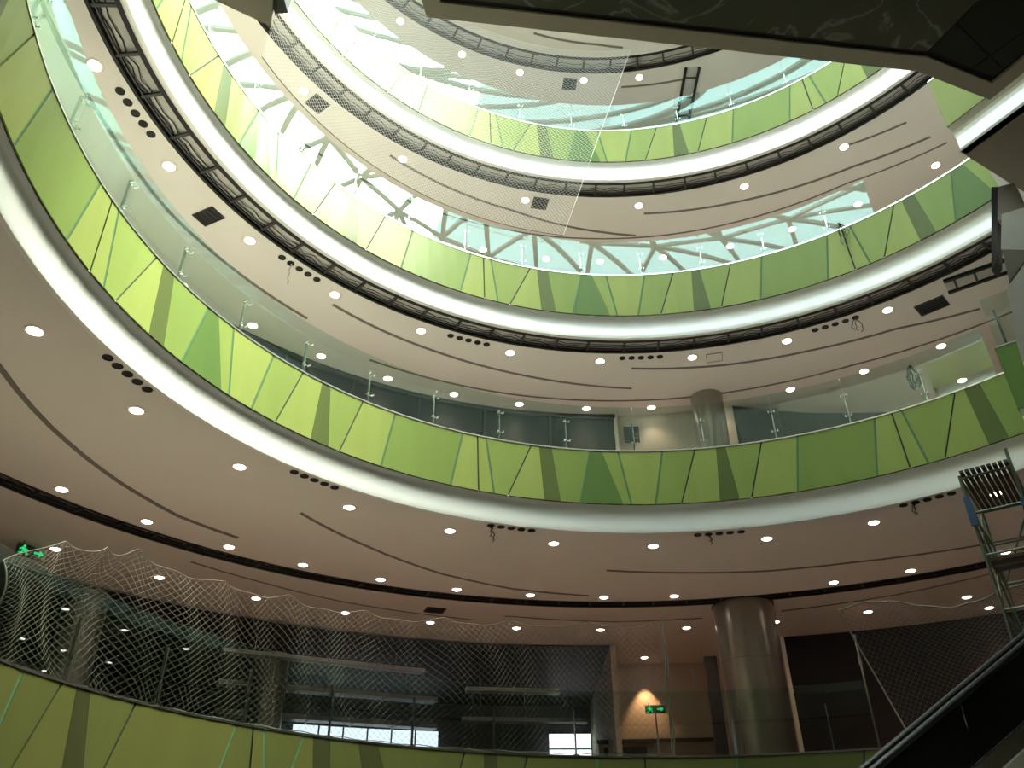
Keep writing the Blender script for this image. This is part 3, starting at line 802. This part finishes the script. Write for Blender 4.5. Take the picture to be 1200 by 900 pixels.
for pp in parts:
    for sgn in (1, -1):
        c = clip(pp, q + dv * (-0.01 * sgn), (-dv.y, dv.x), sgn)
        if len(c) > 2: nxt.append(c)
for pp in nxt:
    mb = MB(); mb.prism(pp, zA + 0.005, zA + 0.05); fixn(mb.build('soffit_tile', tile_dk, g))

# brown footbridge end, top left
TLe = [(-4.36, 7.29), (-3.62, 7.74), (-3.3, 6.6), (-3.0, 3.5), (-4.6, 3.8), (-5.4, 6.4)]
TL = poly_e(TLe); zT = 11.4 + 1.6
g = thing('footbridge', 'brown underside corner of the overhead footbridge at the top left', 'bridge')
mb = MB(); mb.prism(TL, zT, zT + 0.7); fixn(mb.build('soffit', brown_m, g))
mb = MB(); mb.prism(inset(TL, 0.06), zT + 0.7, zT + 0.95); fixn(mb.build('deck', border_m, g))
b0 = poly_e([(-3.46, 7.36)])[0]
mb = MB(); mb.box((b0[0], b0[1], zT + 0.32), (0.20, 0.5, 0.36)); fixn(mb.build('beam_end', hand_m, g))

# landings: straight green front, coved trim and brown underside
def landing(corner, along, back, zsoff, L, W, lab, has_glass, pm=None):
    """corner: soffit edge point; along: unit direction of the front edge; back: polygon behind"""
    c = Vector((*poly_e([corner])[0], 0)); d = Vector((*along, 0)).normalized(); nrm = Vector((d.y, -d.x, 0))
    inward = Vector((*back, 0)).normalized()
    if nrm.dot(inward) < 0: nrm = -nrm         # nrm points into the slab
    g = thing('landing', lab, 'landing', (c.x, c.y, zsoff))
    f = Vector((0, 0, 1))
    def q(s, b, z): return tuple(d * s + nrm * b + f * z)
    mb = MB(); mb.hexa([q(0, 0, 0), q(L, 0, 0), q(L, W, 0), q(0, W, 0), q(0, 0, .06), q(L, 0, .06), q(L, W, .06), q(0, W, .06)]); fixn(mb.build('soffit', brown_m, g))
    mb = MB(); mb.hexa([q(0.05, .15, 0.06), q(L, .15, 0.06), q(L, W, 0.06), q(0.05, W, 0.06), q(0.05, .15, DD - .03), q(L, .15, DD - .03), q(L, W, DD - .03), q(0.05, W, DD - .03)]); fixn(mb.build('slab', border_m, g))
    x = 0.0; k = 0
    while x < L - 0.05:
        w = min(1.9, L - x)
        mb = MB(); mb.hexa([q(x + .012, -.13, .58), q(x + w - .012, -.13, .58), q(x + w - .012, -.11, .58), q(x + .012, -.11, .58), q(x + .012, -.13, DD - .03), q(x + w - .012, -.13, DD - .03), q(x + w - .012, -.11, DD - .03), q(x + .012, -.11, DD - .03)])
        fixn(mb.build('green_panel', pm or (g1, g2, g3)[k % 3], g)); x += w; k += 1
    mb = MB(); mb.hexa([q(0, -.14, DD - .03), q(L, -.14, DD - .03), q(L, .2, DD - .03), q(0, .2, DD - .03), q(0, -.14, DD), q(L, -.14, DD), q(L, .2, DD), q(0, .2, DD)]); fixn(mb.build('edge_trim', steel_m, g))
    prof = [(a - DRD, .58 + b) for a, b in CORN] + [(0.15, 0.0), (0.15, 0.6)]
    vs = [q(s, b, z) for s in (0.02, L) for b, z in prof]; m = len(prof)
    mb = MB(); mb.add(vs, [(j, (j + 1) % m, m + (j + 1) % m, m + j) for j in range(m)] + [tuple(range(m)), tuple(range(m, 2 * m))]); fixn(mb.build('coved_trim', cornice_m, g))
    mb = MB(); mb.hexa([q(0.0, -.10, .6), q(.03, -.10, .6), q(.03, W, .6), q(0.0, W, .6), q(0.0, -.10, DD), q(.03, -.10, DD), q(.03, W, DD), q(0.0, W, DD)]); fixn(mb.build('end_panel', g_dk, g))
    if has_glass:
        mb = MB(); mb.hexa([q(.05, -.05, DD), q(L, -.05, DD), q(L, -.035, DD), q(.05, -.035, DD), q(.05, -.05, DD + 1.1), q(L, -.05, DD + 1.1), q(L, -.035, DD + 1.1), q(.05, -.035, DD + 1.1)]); fixn(mb.build('glass_pane', rail_glass, g))
        mb = MB(); mb.hexa([q(.18, .02, DD), q(.22, .02, DD), q(.22, .07, DD), q(.18, .07, DD), q(.18, .02, DD + .85), q(.22, .02, DD + .85), q(.22, .07, DD + .85), q(.18, .07, DD + .85)]); fixn(mb.build('post', dark, g))
    return g
landing((8.23, 10.57), (0.63, -1.04), (1, 0.6), ZS[2], 4.0, 2.1, 'green fronted landing corner with pale trim and brown underside at the upper right', False)
landing((8.80, 12.45), (0.36, -0.30), (0.3, 0.36), ZS[1], 1.0, 0.7, 'dark green fronted landing at the right edge with glass above it', True, g_dk)

# beige escalator casing at the right edge (kinked cladding)
g = thing('escalator_casing', 'beige kinked metal casing at the right edge below the landing corner', 'casing')
yA, yB = 10.6 - 7.773, 11.55 - 7.773
def casing(pts, m, nm):
    n = len(pts); vs = [(x - 2.789, yA, z + 1.6) for x, z in pts] + [(x - 2.789 + (yB - yA) * 0.95, yB, z + 1.6) for x, z in pts]
    mb = MB(); mb.add(vs, [tuple(range(n)), tuple(range(2 * n - 1, n - 1, -1))] + [(i, n + i, n + (i + 1) % n, (i + 1) % n) for i in range(n)]); return fixn(mb.build(nm, m, g))
casing([(8.51, 10.14), (9.1, 10.35), (9.1, 9.31), (8.24, 9.34)], clad_m, 'upper_cladding')
casing([(8.25, 9.335), (9.1, 9.305), (8.75, 9.27), (8.15, 8.62)], brown_m, 'soffit_wedge')
casing([(8.68, 9.20), (9.1, 9.20), (9.1, 5.6), (7.7, 5.6), (7.80, 6.6), (7.83, 6.97), (7.87, 7.45), (7.99, 7.98), (8.03, 8.41), (8.13, 8.58)], clad_m, 'lower_cladding')
casing([(8.72, 9.27), (9.1, 9.30), (9.1, 9.205), (8.69, 9.205), (8.14, 8.585), (8.14, 8.615)], black, 'joint_gap')
yA, yB = 10.75 - 7.773, 10.95 - 7.773
casing([(8.66, 10.95), (8.78, 10.95), (8.20, 9.20), (8.05, 9.0)], dark, 'side_post')
casing([(8.78, 10.95), (9.1, 11.05), (9.1, 10.33), (8.51, 10.14)], brown_m, 'back_panel')

# ------------------------------------------------------------------ escalator, lower right
g = thing('escalator', 'dark sided escalator rising to the right in the lower right corner', 'escalator', (0, 0, 0))
sl = 0.64
def ez(x): return 1.5045 + sl * (x - 4.3265)
def EP(x, y, z): return E2W(x, y, z)
def slant(x0, x1, lo, hi, y0, y1, m, nm, parent=g):
    mb = MB(); mb.hexa([EP(x0, y0, ez(x0) + lo), EP(x1, y0, ez(x1) + lo), EP(x1, y1, ez(x1) + lo), EP(x0, y1, ez(x0) + lo),
                        EP(x0, y0, ez(x0) + hi), EP(x1, y0, ez(x1) + hi), EP(x1, y1, ez(x1) + hi), EP(x0, y1, ez(x0) + hi)])
    return fixn(mb.build(nm, m, parent))
xa, xb = 1.6, 9.6
for y in (10.2, 10.9):
    mb = MB(); mb.tube([EP(xa - 0.5, y, ez(xa) - 0.35), EP(xa - 0.3, y, ez(xa) - 0.1), EP(xa, y, ez(xa) + 0.0), EP(xb, y, ez(xb) + 0.0)], 0.045, 8)
    mb.build('handrail', hand_m, g, True)
    x = xa
    while x < xb - 0.05:
        slant(x + 0.006, x + 1.2 - 0.006, -0.68, -0.05, y - 0.012, y + 0.012, esc_dk, 'balustrade_panel'); x += 1.2
slant(xa, xb, -0.90, -0.70, 10.14, 10.26, steel_m, 'skirt_cladding')
slant(xa, xb, -0.90, -0.70, 10.84, 10.96, steel_m, 'skirt_cladding')
slant(xa, xb, -1.45, -0.91, 10.10, 11.0, clad_m, 'truss_cladding')
st = MB(); st.hexa([(0, -.28, -.18), (.40, -.28, -.18), (.40, .28, -.18), (0, .28, -.18), (0, -.28, 0), (.40, -.28, 0), (.40, .28, 0), (0, .28, 0)]); sp = None
x = xa + 0.1
while x < xb - 0.4:
    o = sp = (st.build('step', dark, g) if sp is None else dup(sp, g)); o.location = EP(x, 10.55, ez(x) - 0.68); x += 0.40

# ------------------------------------------------------------------ scaffold tower
SX, SY = (0.0, 0.71), (0.0, 1.59)
g = thing('scaffold_tower', 'metal scaffold tower with slatted top deck standing at the right', 'scaffold', E2W(6.83, 11.50, -1.6), math.atan2(-0.59, 0.81))
def SP(x, y, z): return (x, y, z + 1.6)
ztop = 5.57
for x in SX:
    for y in SY:
        mb = MB(); mb.tube([SP(x, y, -1.6), SP(x, y, ztop + (0.25 if x > 0.5 and y < 0.4 else 0.0))], 0.025, 6); p = mb.build('upright', pipe_m, g)
        mb = MB(); mb.tube([SP(x, y, -1.598), SP(x, y, -1.57)], 0.08, 10); mb.build('foot_plate', pipe_m, p)
zs = [-1.0, 0.2, 1.6, 2.6, 3.5, 4.3, 4.95, 5.52]
for z in zs:
    for y in SY:
        mb = MB(); mb.tube([SP(SX[0], y, z), SP(SX[1], y, z)], 0.02, 6); mb.build('ledger', pipe_m, g)
    for x in SX:
        mb = MB(); mb.tube([SP(x, SY[0], z), SP(x, SY[1], z)], 0.02, 6); mb.build('transom', pipe_m, g)
for a, b in ((-1.0, 1.6), (1.6, 3.5), (3.5, 4.95), (4.3, 5.52)):
    for x in SX:
        mb = MB(); mb.tube([SP(x, SY[0], a), SP(x, SY[1], b)], 0.016, 5); mb.build('brace', pipe_m, g)
        mb = MB(); mb.tube([SP(x, SY[1], a), SP(x, SY[0], b)], 0.016, 5); mb.build('brace', pipe_m, g)
    mb = MB(); mb.tube([SP(SX[0], SY[1], a), SP(SX[1], SY[1], b)], 0.016, 5); mb.build('brace', pipe_m, g)
for i in range(9):
    x = SX[0] + 0.05 + (SX[1] - SX[0] - 0.1) * i / 8
    mb = MB(); mb.hexa([SP(x - .028, SY[0] - .1, ztop), SP(x + .028, SY[0] - .1, ztop), SP(x + .028, SY[1] + .1, ztop), SP(x - .028, SY[1] + .1, ztop),
                        SP(x - .028, SY[0] - .1, ztop + .04), SP(x + .028, SY[0] - .1, ztop + .04), SP(x + .028, SY[1] + .1, ztop + .04), SP(x - .028, SY[1] + .1, ztop + .04)])
    mb.build('deck_slat', wood_m, g)
for y in (0.4, 0.75):
    mb = MB(); mb.hexa([SP(SX[0], y, 4.33), SP(SX[1], y, 4.33), SP(SX[1], y + .24, 4.33), SP(SX[0], y + .24, 4.33), SP(SX[0], y, 4.37), SP(SX[1], y, 4.37), SP(SX[1], y + .24, 4.37), SP(SX[0], y + .24, 4.37)])
    mb.build('deck_board', wood_m, g)
for x, y, z0, z1 in ((0.0, -0.03, 4.75, 5.2), (0.71, -0.03, 4.65, 5.0)):
    mb = MB(); mb.hexa([SP(x - .05, y - .03, z0), SP(x + .07, y - .03, z0), SP(x + .05, y + .03, z0), SP(x - .03, y + .03, z0), SP(x - .04, y - .04, z1), SP(x + .04, y - .04, z1), SP(x + .04, y + .04, z1), SP(x - .04, y + .04, z1)])
    o = mb.build('tied_cloth', blue_m, g); o['label'] = 'blue rag tied to the pole'

# ------------------------------------------------------------------ loose cables
def cable(label, p, z1, n=3, spread=0.12, m=black, seed=0, rad=0.008, cat='cable'):
    rnd = random.Random(seed); g = thing('hanging_cable', label, cat, p)
    for i in range(n):
        a = rnd.uniform(0, 6.28); pts = []; L = z1 * rnd.uniform(0.6, 1.0)
        for k in range(9):
            f = k / 8; pts.append((math.cos(a) * spread * math.sin(f * 2.6) + 0.02 * math.sin(k * 2 + i), math.sin(a) * spread * math.sin(f * 2.6), -L * f))
        mb = MB(); mb.tube(pts, rad, 5); mb.build('wire', m, g)
    return g
cable('black wires dangling from the left hole of the middle hole group in the lowest ceiling', P(8.735, -21.8, ZS[1] - 0.01), 0.36, 2, 0.09, black, 1, 0.011)
cable('short wire dangling from a middle hole above the round column in the lowest ceiling', P(8.79, 8.6, ZS[1] - 0.01), 0.22, 2, 0.06, black, 2, 0.009)
cable('loose wires hanging from the hole group beside the scaffold', P(8.72, 35.2, ZS[1] - 0.01), 0.28, 3, 0.08, black, 3, 0.009)
cable('loose brown wires hanging from the rightmost holes of the second lowest ceiling', P(9.42, 34.0, ZS[2] - 0.01), 0.5, 3, 0.14, wood_m, 4, 0.009)
cable('long pale cable hanging from a hole at the left of the second lowest ceiling', P(9.42, -52.4, ZS[2] - 0.01), 0.62, 1, 0.02, net_w, 5, 0.014)
cable('dark tangled wire bundle hanging below the second lowest ceiling at the right', P(12.3, 36.7, ZS[2] - 0.01), 0.75, 9, 0.15, black, 6, 0.016)
cable('tangled grey wires looped over the right end of the third lowest green balcony', P(8.20, 36.4, ZB[2] - 0.02), 0.62, 5, 0.18, hand_m, 8, 0.010)
